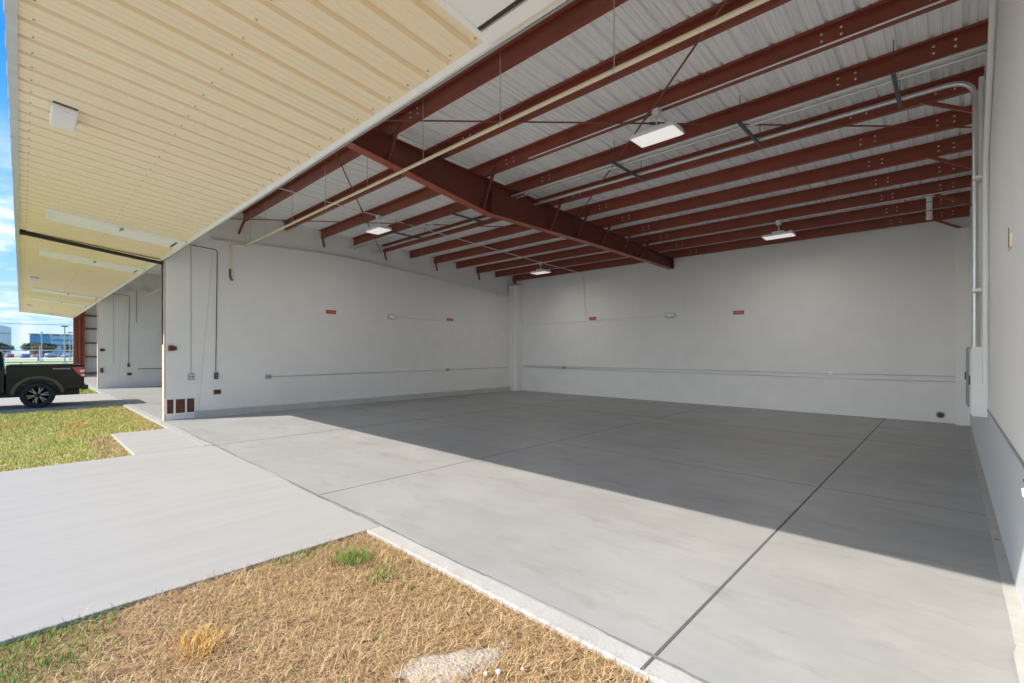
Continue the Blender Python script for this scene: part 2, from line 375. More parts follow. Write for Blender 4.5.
# red framed end wall of the farthest bay
o = MB().box(-46.15, -46.05, YF, YB, 0, 5.5); ew = struct(o.build('wall_end', mat('pale end sheet', (.62, .65, .66), .6, noise=.05)))
gir = MB()
for z in (.25, 1.45, 2.45, 3.5, 4.45): gir.box(-46.05, -45.93, 3.2, YB, z - .06, z + .06)
struct(gir.build('wall_end_girts', M['red'], ew))
pf = MB()
for i in range(3):
    pf.box(-46.05, -45.75 + .08 * (i % 2), YF + .22 * i, YF + .22 * i + .18, 0, 5.5 - .02 * i)
struct(pf.build('wall_end_frame', M['red'], ew))

# ------------------------------------------------------------------ roof sheet
def ribbed(x0, x1, pitch, prof):
    """cross-section of a ribbed sheet along x: list of (x, dz)"""
    out = []; x = x0
    while x < x1 - 1e-6:
        for dx, dz in prof:
            if x + dx * pitch <= x1: out.append((x + dx * pitch, dz))
        x += pitch
    out.append((x1, prof[0][1])); return out
sec = ribbed(-49, XR + .3, .305, [(0, 0), (.05, .036), (.15, .036), (.20, 0), (.42, 0), (.44, .010), (.50, .010), (.52, 0), (.68, 0), (.70, .010), (.76, .010), (.78, 0)])
r = MB(); ya, yb_ = YF - .05, YB + .4
vs = [(x, y, zt(y) + .004 + dz + up) for up in (0, .05) for y in (ya, yb_) for x, dz in sec]
n = len(sec)
r.add(vs, [(i, i + 1, n + i + 1, n + i) for i in range(n - 1)] + [(2 * n + i, 3 * n + i, 3 * n + i + 1, 2 * n + i + 1) for i in range(n - 1)])
struct(r.build('ceiling', M['galv']))

# ------------------------------------------------------------------ roof framing
ORD = ['first', 'second', 'third', 'fourth', 'fifth', 'sixth', 'seventh', 'eighth', 'ninth', 'tenth', 'eleventh']
XB = -7.3
def zsec(l):                                         # Z purlin section in (y, z)
    return [(.075, .0), (.075, .02), (.069, .02), (.069, .006), (.003, .006), (.003, .25), (-.075, .25), (-.075, .222), (-.069, .222), (-.069, .244), (-.003, .244), (-.003, .0)]
def bolt_mb(): return MB().lathe([(0, -.011), (.012, -.011), (.015, -.004), (.015, 0)], 'y', 8)
bolt0 = None
for i, y in enumerate(PY):
    lab = 'red steel roof purlin spanning the hall, %s behind the door opening' % ORD[i] if 0 < i < 10 else ('red steel roof purlin nearest the door opening' if i == 0 else 'red steel roof purlin against the back wall')
    t = thing('roof_purlin', lab, 'purlin', (0, y, zb(y)), 'red roof purlins')
    w = MB().prism(zsec(0), 'x', XL - .16, XR - .02); w.build('purlin_profile', M['red'], t)
    for bx in (-1.15, -.95, -.15, .05, -6.55, -6.35, -8.2, -14.3):
        for bz in ((.085, .17) if bx > -8 else (.12,)):
            if bolt0 is None: bolt0 = bolt_mb().build('bolt', M['bolt'], t, (bx, -.004, bz))
            else:
                c = bolt0.copy(); C.objects.link(c); c.parent = t; c.location = (bx, -.004, bz)
    if i % 2 == 0:
        ln = .42 if i == 0 else .3
        MB().bar((XL + .02, .0, .02), (XL + .03, -.16 if i == 0 else .06, -ln), .05, .05).build('brace', M['red'], t)
    if i in (4, 6, 8, 10):
        MB().bar((-.02 - .3, -.03, .03), (XR - .01, -.03, -.38), .05, .05).build('brace', M['red'], t)
# main rafter
rf = thing('steel_rafter', 'deep tapered red steel rafter crossing under the purlins at mid span', 'beam', (XB, YF + .3, 4.7))
L0 = Vector(rf.location)
def rb(mb, name, m=M['beam']):
    mb.v = [tuple(Vector(v) - L0) for v in mb.v]; return mb.build(name, m, rf)
top = lambda y: zb(y) - .002
low = [(2.9, 5.40), (6.95, 4.80), (11., 4.83), (YB - .02, 4.80)]
poly = low + [(YB - .02, top(YB)), (2.9, top(2.9))]
rb(MB().prism(poly, 'x', XB - .006, XB + .006), 'web')
fl = MB()
for (y0, z0), (y1, z1) in zip(low, low[1:]): fl.prism([(y0, z0 - .014), (y1, z1 - .014), (y1, z1), (y0, z0)], 'x', XB - .10, XB + .10)
rb(fl, 'bottom_flange', M['flange'])
rb(MB().prism([(2.9, top(2.9) - .014), (YB - .02, top(YB) - .014), (YB - .02, top(YB)), (2.9, top(2.9))], 'x', XB - .10, XB + .10), 'top_flange')
rb(MB().box(XB - .10, XB + .10, YB - .034, YB - .018, 4.78, top(YB)), 'end_plate')
for y in (6.95, 7.0):
    z = 4.80
    rb(MB().box(XB - .095, XB + .095, y - .006, y + .006, z, top(y) - .014), 'stiffener')
for i in (0, 2, 4, 5, 6, 7, 8):
    y = PY[i]; zl = 5.40 - (y - 2.9) * .148 if y < 6.95 else 4.82
    for s in (1, -1) if i in (2, 4, 6) else (1,):
        rb(MB().bar((XB + s * .02, y + .02, zl + .03), (XB + s * .45, y - .02, zb(y) + .12), .05, .05), 'flange_brace')
# cross bracing rods under the purlins
rodm = mat('rusty rod', (.22, .075, .04), .6, noise=.2)
def rod(a, b_, label):
    P0 = Vector((a[0], a[1], zb(a[1]) - .05)); P1 = Vector((b_[0], b_[1], zb(b_[1]) - .05))
    t = thing('bracing_rod', label, 'rod', P0, 'roof cross bracing')
    MB().tube([(0, 0, 0), P1 - P0], .014, 8).build('rod', rodm, t)
    mid = (P1 - P0) * .5; MB().tube([mid - (P1 - P0).normalized() * .12, mid + (P1 - P0).normalized() * .12], .024, 8).build('turnbuckle', rodm, t)
rod((-7.18, 3.7), (.33, 10.35), 'thin rusty bracing rod from the rafter head to the right wall')
rod((.33, 3.30), (-7.18, 10.1), 'thin rusty bracing rod rising behind the nearest hanging light')
rod((-7.42, 3.3), (-14.9, 8.9), 'thin dark bracing rod from the rafter head to the left wall')
rod((-14.9, 4.1), (-7.42, 11.2), 'thin rusty bracing rod from the front end of the left wall to the rafter')

# ------------------------------------------------------------------ pipes and conduits
# cream pipe on hanger rods
PYy, PZ = 4.47, 4.89
t = thing('cream_pipe', 'cream painted pipe on hanger rods running below the front purlins', 'pipe', (XL + .16, PYy, PZ))
MB().tube([(-.02, 0, 0), (15.1, 0, 0)], .026, 12).build('pipe_run', M['cream'], t)
MB().tube([(0, 0, 0), (-.06, -.02, 0), (-.08, -.08, -.02), (-.12, -.30, -.02)], .022, 10).build('pipe_branch', M['cream'], t)
MB().tube([(-.12, -.30, -.02), (-.13, -.36, -.05), (-.13, -.38, -.12), (-.13, -.38, -.74)], .022, 10).build('pipe_drop', M['cream'], t)
MB().tube([(-.13, -.38, -.72), (-.13, -.38, -.92), (-.12, -.35, -1.02), (-.11, -.31, -1.04)], .026, 10).build('valve', M['dgrey'], t)
MB().tube([(-.03, 0, 0), (.06, 0, 0)], .036, 10).build('coupling', M['zinc'], t)
hx = [1.55 + 1.76 * k for k in range(8)] + [.35]
for x in hx:
    h = MB().tube([(x, 0, .03), (x, 0, zt(PYy) - PZ)], .006, 6).build('hanger_rod', M['zinc'], t)
    MB().tube([(x, .0, .0) if False else (x - .012, 0, 0), (x + .012, 0, 0)], .034, 10).build('clamp', M['zinc'], h)
# three long conduits on trapeze struts
cz = 5.36
def conduit(pts, r, label, m=None, name='conduit', group=None):
    p0 = Vector(pts[0]); return tag(MB().tube([Vector(q) - p0 for q in pts], r, 10).build(name, m or M['zinc'], loc=p0), label, 'conduit', group)
def bend(p, q, s, r, n=6):
    """rounded corner: from p via corner q to s"""
    p, q, s = Vector(p), Vector(q), Vector(s); a = q + (p - q).normalized() * r; c = q + (s - q).normalized() * r
    return [p] + [(1 - k / n) ** 2 * a + 2 * (1 - k / n) * (k / n) * q + (k / n) ** 2 * c for k in range(n + 1)] + [s]
conduit([(XL + .02, 7.70, cz), (XR - .01, 7.70, cz)], .022, 'galvanised conduit nearest the opening of the three on strut hangers', group='long ceiling conduits')
conduit([(XL + .02, 7.86, cz), (XR - .01, 7.86, cz)], .022, 'galvanised conduit in the middle of the three on strut hangers', group='long ceiling conduits')
conduit(bend((XL + .02, 8.50, cz), (.24, 8.50, cz), (.24, 8.66, 1.87), .28), .032, 'thick galvanised conduit that elbows down the right wall into the panel')
for x, l in ((-.52, 'dark strut hanger nearest the right wall'), (-2.35, 'dark strut hanger second from the right wall'), (-4.55, 'dark strut hanger just right of the rafter'), (-9.2, 'dark strut hanger just left of the rafter'), (-11.9, 'dark strut hanger nearest the left wall')):
    t = thing('strut_hanger', l, 'hanger', (x, 7.55, cz - .06), 'conduit strut hangers')
    MB().prism([(-.022, 0), (.022, 0), (.022, .036), (.016, .036), (.016, .006), (-.016, .006), (-.016, .036), (-.022, .036)], 'y', 0, 1.12).build('channel', M['strut'], t)
    for y in (.04, 1.08): MB().tube([(0, y, 0), (0, y, zt(7.55 + y) - cz + .06)], .006, 6).build('hanger_rod', M['strut'], t)
    for y, r in ((.15, .022), (.31, .022), (.95, .032)):
        MB().tube([(-.012, y, .06 + 0), (.012, y, .06)], r + .006, 10).build('clamp', M['zinc'], t)
# vertical conduits above the electrical panel
conduit([(.305, 8.72, 1.87), (.305, 8.72, zb(8.7) - .02)], .03, 'white conduit standing against the right wall above the panel', M['white'])
# white service duct curving at the top of the right wall
conduit([(.31, 6.6, 5.50), (.32, 6.9, 5.25), (.325, 7.4, 4.95), (.33, 7.9, 4.65), (.33, 8.35, 4.2), (.33, 8.40, 3.6), (.33, 8.40, 1.4)], .03, 'white cable duct curving along the top of the right wall', M['white'])
for z, l in ((2.6, 'white pipe strap on the conduits above the panel'), (4.05, 'white pipe strap higher on the conduits above the panel')):
    tag(MB().box(.21, .36, 8.44, 8.76, z - .02, z + .02).build('pipe_strap', M['white'], bevel=.004), l, 'strap')

# ------------------------------------------------------------------ hanging high bay lights
def light(loc, label):
    t = thing('high_bay_light', label, 'light', loc, 'hanging lights')
    MB().box(-.055, .055, -.055, .055, -.055, .055).build('junction_box', M['white'], t, bevel=.006)
    MB().tube([(0, 0, -.05), (0, 0, -.24)], .012, 10).build('stem', M['white'], t)
    MB().box(-.14, .14, -.10, .10, -.31, -.235).build('driver_box', M['lampwhite'], t, bevel=.01)
    MB().prism([(-.36, -.345), (-.30, -.305), (.30, -.305), (.36, -.345), (.36, -.365), (-.36, -.365)], 'y', -.2, .2).build('lamp_body', M['lampwhite'], t, bevel=.006)
    MB().box(.26, .345, -.19, .19, -.325, -.29).build('end_cap', M['lampwhite'], t, bevel=.008)
    MB().prism([(-.345, -.366), (.345, -.366), (.33, -.378), (-.33, -.378)], 'y', -.185, .185).build('lens', M['lens'], t)
    ld = bpy.data.lights.new('lamp_glow', 'AREA'); ld.energy = 14; ld.shape = 'RECTANGLE'; ld.size = .64; ld.size_y = .34; ld.color = (1, .97, .92)
    lo = bpy.data.objects.new('lamp_glow', ld); C.objects.link(lo); lo.parent = t; lo.location = (0, 0, -.381)
    return t
LZ = zb(PY[2]) - .06
l0 = light((-3.28, PY[2] - .06, LZ), 'white hanging light nearest the right wall and opening')
LI = [(-11.36, PY[2] - .06, LZ), (-3.26, PY[8] - .06, zb(PY[8]) - .06), (-11.36, PY[8] - .06, zb(PY[8]) - .06)]
for p, l in zip(LI, ('white hanging light left of the rafter near the opening', 'white hanging light far right near the back wall', 'white hanging light far left near the back corner')): dup(l0, p, l)
conduit([(-5.9, PY[2] - .06, LZ + .05), (-3.33, PY[2] - .06, LZ + .05)], .011, 'thin white conduit running left from the nearest hanging light', M['white'])
conduit([(-3.22, PY[2] - .06, LZ + .05), (XR - .02, PY[2] - .06, LZ + .05)], .011, 'thin white conduit running right from the nearest hanging light', M['white'])
conduit([(-11.36, 4.1, zb(4.1) - .03), (-11.36, PY[2] - .12, LZ + .04)], .011, 'thin white conduit in front of the left hanging light', M['white'])
conduit([(-11.36, PY[2], LZ + .04), (-11.36, PY[8] - .12, zb(PY[8]) - .03)], .011, 'thin white conduit joining the two left hanging lights', M['white'])
conduit(bend((-11.36, PY[8], zb(PY[8]) - .03), (-11.1, YB - .03, 5.06), (-10.98, YB - .03, 3.2), .15), .011, 'thin white conduit from the far left light down the back wall', M['white'])
conduit([(-3.2, PY[8] - .06, zb(PY[8]) - .01), (XR - .02, PY[8] - .06, zb(PY[8]) - .01)], .010, 'thin white conduit right of the far right hanging light', M['white'])

# ------------------------------------------------------------------ wall fittings
def red_sign(loc, along, label):
    t = thing('wall_sign', label, 'sign', loc, 'small red wall signs')
    if along == 'Y':
        MB().box(0, .012, -.17, .17, -.06, .06).build('plate', M['signred'], t)
        for k in range(5): MB().box(.012, .015, -.13 + .055 * k, -.095 + .055 * k, -.022, .022).build('lettering', M['signwhite'], t)
    else:
        MB().box(-.17, .17, -.012, 0, -.06, .06).build('plate', M['signred'], t)
        for k in range(5): MB().box(-.13 + .055 * k, -.095 + .055 * k, -.015, -.012, -.022, .022).build('lettering', M['signwhite'], t)
red_sign((XL, 7.07, 3.13), 'Y', 'small red sign on the left wall nearer the opening')
red_sign((XL, 12.11, 3.12), 'Y', 'small red sign on the left wall nearer the back corner')
red_sign((-10.66, YB, 3.17), 'X', 'small red sign on the back wall left, under the conduit drop')
red_sign((-5.02, YB, 3.09), 'X', 'small red sign on the back wall right of the round lamp')
def dome(loc, along, label):
    t = thing('wall_lamp', label, 'wall lamp', loc, 'oval wall lamps')
    ax = 'x' if along == 'Y' else 'y'; sg = 1 if along == 'Y' else -1
    bp = MB().lathe([(0, 0), (.19, 0), (.19, .03 * sg), (.17, .05 * sg)], ax, 24).build('backplate', M['grey'], t); bp.scale = (1, 1, .5)
    d = MB().lathe([(.175, .03 * sg), (.165, .07 * sg), (.12, .11 * sg), (.06, .13 * sg), (0, .135 * sg)], ax, 24).build('lens', M['lampwhite'], t); d.scale = (1, 1, .5)
dome((XL, 9.39, 3.09), 'Y', 'oval white wall lamp on the left wall')
dome((-7.33, YB, 3.12), 'X', 'oval white wall lamp on the back wall')
conduit([(XL + .012, 9.6, 3.1), (XL + .012, YB - .47, 3.03)], .010, 'thin grey conduit along the left wall at lamp height', M['white'])
conduit([(XL + .45, YB - .012, 3.04), (-7.52, YB - .012, 3.12)], .010, 'thin grey conduit along the back wall at lamp height', M['white'])
conduit([(XL + .014, 5.2, 1.06), (XL + .014, YB - .47, 1.10)], .012, 'thin grey conduit along the left wall at outlet height', M['zinc'])
conduit([(XL + .45, YB - .014, 1.17), (.10, YB - .014, 1.19)], .013, 'upper of two grey conduits low on the back wall', M['zinc'])
conduit([(XL + .45, YB - .014, 1.11), (.10, YB - .014, 1.05)], .013, 'lower of two grey conduits low on the back wall', M['zinc'])
def outlet(loc, along, label, w=.075, h=.06, m='grey'):
    t = thing('outlet_box', label, 'outlet', loc, 'wall outlet boxes')
    if along == 'Y':
        MB().box(0, .05, -w, w, -h, h).build('box', M[m], t, bevel=.006); MB().box(.05, .056, -w * .8, w * .8, -h * .8, h * .8).build('cover', M['zinc'], t)
        for k in (-.4, .4): MB().box(.056, .059, w * k - .012, w * k + .012, -.02, .02).build('socket', M['dgrey'], t)
    else:
        MB().box(-w, w, -.05, 0, -h, h).build('box', M[m], t, bevel=.006); MB().box(-w * .8, w * .8, -.056, -.05, -h * .8, h * .8).build('cover', M['zinc'], t)
        for k in (-.4, .4): MB().box(w * k - .012, w * k + .012, -.059, -.056, -.02, .02).build('socket', M['dgrey'], t)
outlet((XL, 5.11, 1.06), 'Y', 'grey outlet box on the left wall where the low conduit starts')
outlet((XL, 12.0, 1.08), 'Y', 'grey outlet box on the left wall toward the back corner')
outlet((XL, 3.16, 1.13), 'Y', 'grey box at the foot of the front vertical cable on the left wall', .07, .085)
outlet((-12.13, YB, 1.13), 'X', 'grey outlet box on the back wall left')
outlet((-2.50, YB, 1.17), 'X', 'pale outlet box on the back wall right', .06, .055, 'white')
# cables on the front of the left wall, and the same on the next wall
def wall_front_bits(x, far):
    s = ' of the next bay' if far else ''
    conduit([(x + .008, 3.16, 1.2), (x + .008, 3.16, 4.66)], .006, 'thin grey vertical cable on the front of the left wall' + s, M['grey'])
    conduit(bend((x + .012, 3.1, 4.70), (x + .012, 3.78, 4.66), (x + .012, 3.74, 1.25), .08), .010, 'dark cable looping down the front of the left wall' + s, M['dgrey'])
    t = thing('switch_box', 'dark pendant switch at the end of the dark cable' + (' in the next bay' if far else ' on the left wall'), 'switch', (x, 3.745, 1.14))
    MB().box(0, .06, -.05, .05, -.10, .09).build('box', M['dgrey'], t, bevel=.01)
    for k, z in enumerate((-.05, 0, .05)): MB().lathe([(.014, .06), (.014, .072), (0, .072)], 'x', 10, (0, 0, z)).build('button', M['grey'], t)
    t = thing('cover_plate', 'square brass cover plate low on the left wall' + s, 'plate', (x, 3.78, .68))
    MB().box(0, .012, -.095, .095, -.065, .065).build('plate', M['brass'], t, bevel=.003)
    MB().box(.012, .018, -.06, .06, -.035, .035).build('flap', M['brown'], t, bevel=.003)
    t = thing('door_sensor', 'small dark rust coloured sensor at front edge of left wall' + s, 'sensor', (x, 2.70, 1.9))
    MB().box(0, .07, -.05, .08, -.07, .07).build('housing', M['rust'], t, bevel=.008)
    MB().box(.01, .05, .08, .14, -.05, .05).build('bracket', M['dgrey'], t, bevel=.004)
wall_front_bits(XL, False); wall_front_bits(XL - BAY, True)
t = thing('door_sensor', 'small brass catch low on the front edge of the next bay wall', 'catch', (XL - BAY, 2.72, .9))
MB().box(0, .06, -.06, .06, -.12, .12).build('housing', M['brass'], t, bevel=.006); MB().box(.06, .08, -.03, .03, -.1, .0).build('latch', M['rust'], t)
conduit([(XL - BAY + .02, 4.1, .93), (XL - BAY + .02, 12, .97)], .014, 'dark horizontal conduit low on the left wall of the next bay', M['dgrey'])
conduit([(XL - BAY + .026, 4.05, 4.9), (XL - BAY + .026, 4.05, 3.3)], .018, 'grey pipe drop on the left wall of the next bay', M['grey'])
conduit([(XL - BAY + .03, 4.4, 4.7), (-22, 4.4, 4.7)], .022, 'cream pipe under the roof of the next bay', M['cream'])
# louvre with three rust red openings
t = thing('wall_vent', 'low wall vent with three rust red openings at the front of left wall', 'vent', (XL, 2.92, .36))
fr = MB()
for y0, y1, z0, z1 in ((-.33, .35, .185, .215), (-.33, .35, -.215, -.185), (-.33, -.29, -.185, .185), (-.15, -.105, -.185, .185), (.105, .145, -.185, .185), (.315, .35, -.185, .185)):
    fr.box(.0, .02, y0, y1, z0, z1)
fr.build('frame', M['wallS'], t)
for y0, y1 in ((-.29, -.15), (-.105, .105), (.145, .315)):
    q = MB().box(.001, .006, y0, y1, -.185, .185)
    for k in range(9): q.prism([(.004, -.18 + .041 * k), (.016, -.18 + .041 * k), (.004, -.15 + .041 * k)], 'y', y0 + .003, y1 - .003)
    q.build('louvre', M['rust'], t)
# pipe stub low in the right of the back wall
t = thing('pipe_stub', 'dark capped pipe stub at the foot of the back wall', 'pipe stub', (-.18, YB, .2))
MB().lathe([(.0, -.10), (.05, -.10), (.055, -.08), (.055, 0)], 'y', 16).build('cap', M['dgrey'], t); MB().lathe([(.05, -.012), (.085, -.012), (.085, 0)], 'y', 16).build('flange', M['grey'], t)
# electrical panels
def panel(loc, w, d, h, label, m='white'):
    t = thing('electrical_panel', label, 'electrical panel', loc, 'electrical panels')
    MB().box(-d, 0, 0, w, 0, h).build('cabinet', M[m], t, bevel=.006)
    dr = MB().box(-d - .012, -d, .02, w - .02, .03, h - .03).build('door', M[m], t, bevel=.004)
    MB().box(-d - .03, -d - .012, .05, .075, h * .45, h * .58).build('handle', M['dgrey'], dr, bevel=.003)
panel((XR, 8.62, .95), .5, .15, .92, 'white electrical panel on the right wall under the conduits')
panel((XR, 9.7, .98), .45, .17, .90, 'grey electrical panel behind the white one on the right wall', 'grey')
# white tube hung under the far purlins
t = thing('hanging_tube', 'white capped tube hanging below the far purlins near the right wall', 'tube', (-.345, 14.3, 4.83))
MB().tube([(0, 0, .04), (0, 0, .56)], .055, 16).build('tube', M['lampwhite'], t); MB().lathe([(0, 0), (.05, .004), (.06, .02), (.06, .08), (.055, .08)], 'z', 16).build('cap', M['lampwhite'], t)
for z in (.2, .4): MB().tube([(0, 0, z - .008), (0, 0, z + .008)], .058, 16).build('band', M['grey'], t)
# tan bracket and pipe fittings on the right wall
t = thing('wall_bracket', 'small cream bracket high on the right wall', 'bracket', (XR, 5.5, 2.70))
MB().box(-.012, 0, -.10, .14, -.06, .05).build('plate', M['cream'], t, bevel=.003); MB().box(-.016, -.012, .0, .02, -.05, .11).build('clip', M['brass'], t)
t = thing('hose_tap', 'small white and grey hose tap on the right wall band', 'tap', (XR, 3.98, 1.03))
MB().tube([(0, 0, 0), (-.03, 0, 0), (-.035, 0, -.02)], .012, 10).build('spout', M['grey'], t); MB().lathe([(0, .04), (.028, .035), (.028, .02), (0, .018)], 'z', 14, (-.025, 0, 0)).build('handle', M['dgrey'], t)
MB().lathe([(0, -.07), (.022, -.07), (.024, -.02), (0, -.02)], 'z', 14, (-.035, 0, 0)).build('hose_cap', M['lampwhite'], t)

# ------------------------------------------------------------------ folded hangar doors (bifold, seen from below)
def cz_(y): return 4.22 + .115 * (YF - y)
def hangar_door(k, x0, x1):
    """k: door number; x0..x1 along the front; local origin at the hinge line"""
    d = bpy.data.objects.new('door_%d' % k, None); C.objects.link(d); d.location = (0, YF, 4.22); struct(d)
    D0 = Vector(d.location)
    def put(mb, name, m):
        mb.v = [tuple(Vector(v) - D0) for v in mb.v]; return struct(mb.build(name, m, d))
    sec = ribbed(x0 + .06, x1 - .06, .305, [(0, 0), (.04, .040), (.20, .040), (.24, 0), (.48, 0), (.49, .004), (.52, .004), (.53, 0), (.72, 0), (.73, .004), (.76, .004), (.77, 0)])
    n = len(sec); s = MB(); y0, y1 = -.02, 2.53
    s.add([(x, y, cz_(y) + dz + up) for up in (0, .012) for y in (y0, y1) for x, dz in sec],
          [(i, i + 1, n + i + 1, n + i) for i in range(n - 1)] + [(2 * n + i, 3 * n + i, 3 * n + i + 1, 2 * n + i + 1) for i in range(n - 1)])
    put(s, 'lower_leaf_skin', M['tan'])
    # back of the lower leaf and the upper leaf above it
    put(MB().prism([(-.02, cz_(-.02) + .056), (2.5, cz_(2.5) + .056), (2.5, cz_(2.5) + .09), (-.02, cz_(-.02) + .09)], 'x', x0 + .03, x1 - .03), 'lower_leaf_core', M['trim'])
    put(MB().prism([(-.05, 4.62), (2.58, 5.0), (2.58, 5.08), (-.05, 4.68)], 'x', x0 + .03, x1 - .03), 'upper_leaf', M['fascia'])
    f = MB()
    f.prism([(-.09, 4.50), (-.02, 4.50), (-.02, 4.64), (-.09, 4.64)], 'x', x0 + .03, x1 - .03)
    for i in range(int((x1 - x0) / .62)):
        x = x0 + .3 + .62 * i; f.box(x - .02, x + .02, -.098, -.088, 4.495, 4.64)
    put(f, 'fold_edge', M['fascia'])
    put(MB().prism([(2.535, cz_(2.535) - .022), (2.565, 4.205), (2.565, 4.27), (2.49, cz_(2.49) + .05), (2.49, cz_(2.49) + .0)], 'x', x0 + .04, x1 - .04), 'edge_trim', M['trim'])
    put(MB().box(x0 + .04, x1 - .04, 2.57, 2.59, 4.20, 4.44), 'top_seal', M['grey'])
    sc = MB()
    for yy in (.07, 1.25, 2.42):
        x = x0 + .06 + .305 * .36
        while x < x1 - .1:
            z = cz_(yy); sc.lathe([(0, z - .010), (.009, z - .008), (.010, z)], 'z', 6, (x, yy, 0)); x += .305
    o = put(sc, 'screws', M['tanscrew'])
    # white access panels near both ends
    for xa in (x0 + 2.12, x1 - 2.86):
        xb = xa + .72
        p = MB().prism([(.36, cz_(.36) - .050), (2.32, cz_(2.32) - .050), (2.32, cz_(2.32) - .005), (.36, cz_(.36) - .005)], 'x', xa, xb)
        pan = put(p, 'white_panel', M['panel'])
        fr = MB()
        for q0, q1, ya, yb2 in ((xa - .03, xa + .02, .33, 2.47), (xb - .02, xb + .03, .33, 2.47), (xa + .02, xb - .02, .33, .38), (xa + .02, xb - .02, 2.36, 2.47)):
            fr.prism([(ya, cz_(ya) - .065), (yb2, cz_(yb2) - .065), (yb2, cz_(yb2)), (ya, cz_(ya))], 'x', q0, q1)
        put(fr, 'panel_frame', M['panel'])
        put(MB().prism([(2.318, cz_(2.32) - .058), (2.342, cz_(2.34) - .058), (2.342, cz_(2.34) - .02), (2.318, cz_(2.32) - .02)], 'x', xa + .02, xb - .02), 'panel_seal', M['brown'])
        h = MB().prism([(1.392, cz_(1.392) - .056), (1.408, cz_(1.408) - .056), (1.408, cz_(1.408) - .05), (1.392, cz_(1.392) - .05)], 'x', xb - .3, xb + .02)
        h.box(xb - .05, xb + .05, 1.37, 1.43, cz_(1.4) - .085, cz_(1.4) - .05)
        put(h, 'panel_latch', M['grey'])
    return d
for k in range(3): hangar_door(k + 1, -15.05 - BAY * k, .30 - BAY * k)
# black seal bars between the doors
for x, zz, l in ((-15.05, 2.05, 'black seal bar between the first two folded doors, at the left wall'), ):
    t = thing('seal_bar', l, 'seal', (x, YF, 4.1))
    MB().bar((0, .0 - .02, .03), (0, -2.54, .36), .10, .07).build('bar', M['black'], t)
    MB().box(-.07, .07, -2.60, -2.50, .32, .46).build('end_block', M['black'], t, bevel=.01)
    MB().box(-.11, -.02, -.03, .0, -2.1, .10).build('edge_strip', mat('plum rubber strip', (.06, .045, .06), .5), t)
# box lights under the doors
def boxlight(x, label):
    t = thing('box_light', label, 'light', (x, .33, cz_(.33) - .03), 'white box lights under the doors')
    MB().box(-.22, .22, -.11, .11, -.03, .03).build('housing', M['lampwhite'], t, bevel=.008)
    MB().prism([(-.20, -.03), (.20, -.03), (.17, -.10), (-.17, -.10)], 'y', -.1, .1).build('lens', M['lampwhite'], t, bevel=.008)
    MB().box(.222, .230, -.1, .1, .012, .03).build('gasket', M['dgrey'], t)
    t.rotation_euler = (math.atan(-.115), 0, 0); return t
b0 = boxlight(-7.2, 'white box light under the near folded door')
dup(b0, (-7.4 - BAY - 1.2, .33, cz_(.33) - .03), 'white box light under the second folded door').rotation_euler = b0.rotation_euler
dup(b0, (-7.4 - 2 * BAY, .33, cz_(.33) - .03), 'white box light under the farthest folded door').rotation_euler = b0.rotation_euler
# ------------------------------------------------------------------ parked pickup
paint = mat('black car paint', (.007, .007, .008), .14, spec=.25)
paint.node_tree.nodes['Principled BSDF'].inputs['Coat Weight'].default_value = .12; paint.node_tree.nodes['Principled BSDF'].inputs['Coat Roughness'].default_value = .04
glass = mat('dark tinted glass', (.015, .017, .02), .05, spec=.9)
tyrem = mat('tyre rubber', (.022, .022, .024), .8, noise=.1, scale=20)
rimm = mat('machined alloy', (.30, .30, .31), .4, .8); rimd = mat('black alloy', (.02, .02, .022), .35, .5)
chrome = mat('chrome', (.7, .7, .7), .15, 1.)
tk = thing('pickup_truck', 'black pickup truck parked on the far driveway with its red tail light toward the hangar', 'truck', (-22.32, .37, -.004))
def arch(c, r, z0):                                  # arch over a wheel, front to rear
    a = math.asin((z0 - c[1]) / r); return arc(c, r, PI - a, a, 14)
side = [(-.70, .50)] + arch((0, .42), .53, .50) + [(1.02, .58), (1.10, .68), (1.10, 1.30), (1.07, 1.37), (-.70, 1.37)]
for s, nm in ((1, 'bedside'), (-1, 'bedside')):
    w = MB().prism(side, 'x', *sorted((s * .84, s * 1.0))); bs = w.build(nm, paint, tk, bevel=.035, seg=3)
    fl_ = MB(); A = arc((0, .42), .53, PI * .97, PI * .03, 18); B = arc((0, .42), .615, PI * .97, PI * .03, 18)
    for (p, q, p2, q2) in zip(A, A[1:], B, B[1:]): fl_.prism([p, q, q2, p2], 'x', *sorted((s * .97, s * 1.03)))
    fl_.build('fender_flare', mat('gloss black flare', (.03, .03, .03), .25, spec=.7), bs)
    MB().box(*sorted((s * .86, s * 1.01)), -.70, 1.06, 1.365, 1.385).build('bed_rail_cap', M['dgrey'], bs, bevel=.008)
    tl = MB().prism([(.79, 1.30), (1.112, 1.31), (1.112, .93), (1.03, .97), (.90, 1.12)], 'x', *sorted((s * .82, s * 1.014))).build('tail_light', mat('red tail light', (.55, .015, .02), .15, spec=.8), tk, bevel=.012)
    MB().prism([(.98, 1.20), (1.116, 1.21), (1.116, 1.13), (1.0, 1.12)], 'x', *sorted((s * .83, s * 1.017))).build('reverse_lens', mat('clear lens', (.8, .78, .78), .1), tl, bevel=.004)
    MB().prism([(1.02, 1.05), (1.116, 1.06), (1.116, 1.0), (1.04, .99)], 'x', *sorted((s * .83, s * 1.017))).build('reverse_lens', MATS['clear lens'], tl, bevel=.004)
    dec = MB()
    for k in range(9):
        y = .34 + .048 * k
        dec.prism([(y, 1.235), (y + .030, 1.235), (y + .042, 1.275), (y + .012, 1.275)], 'x', *sorted((s * 1.0, s * 1.0025)))
    dec.build('side_decal', mat('grey decal', (.45, .45, .46), .4), bs)
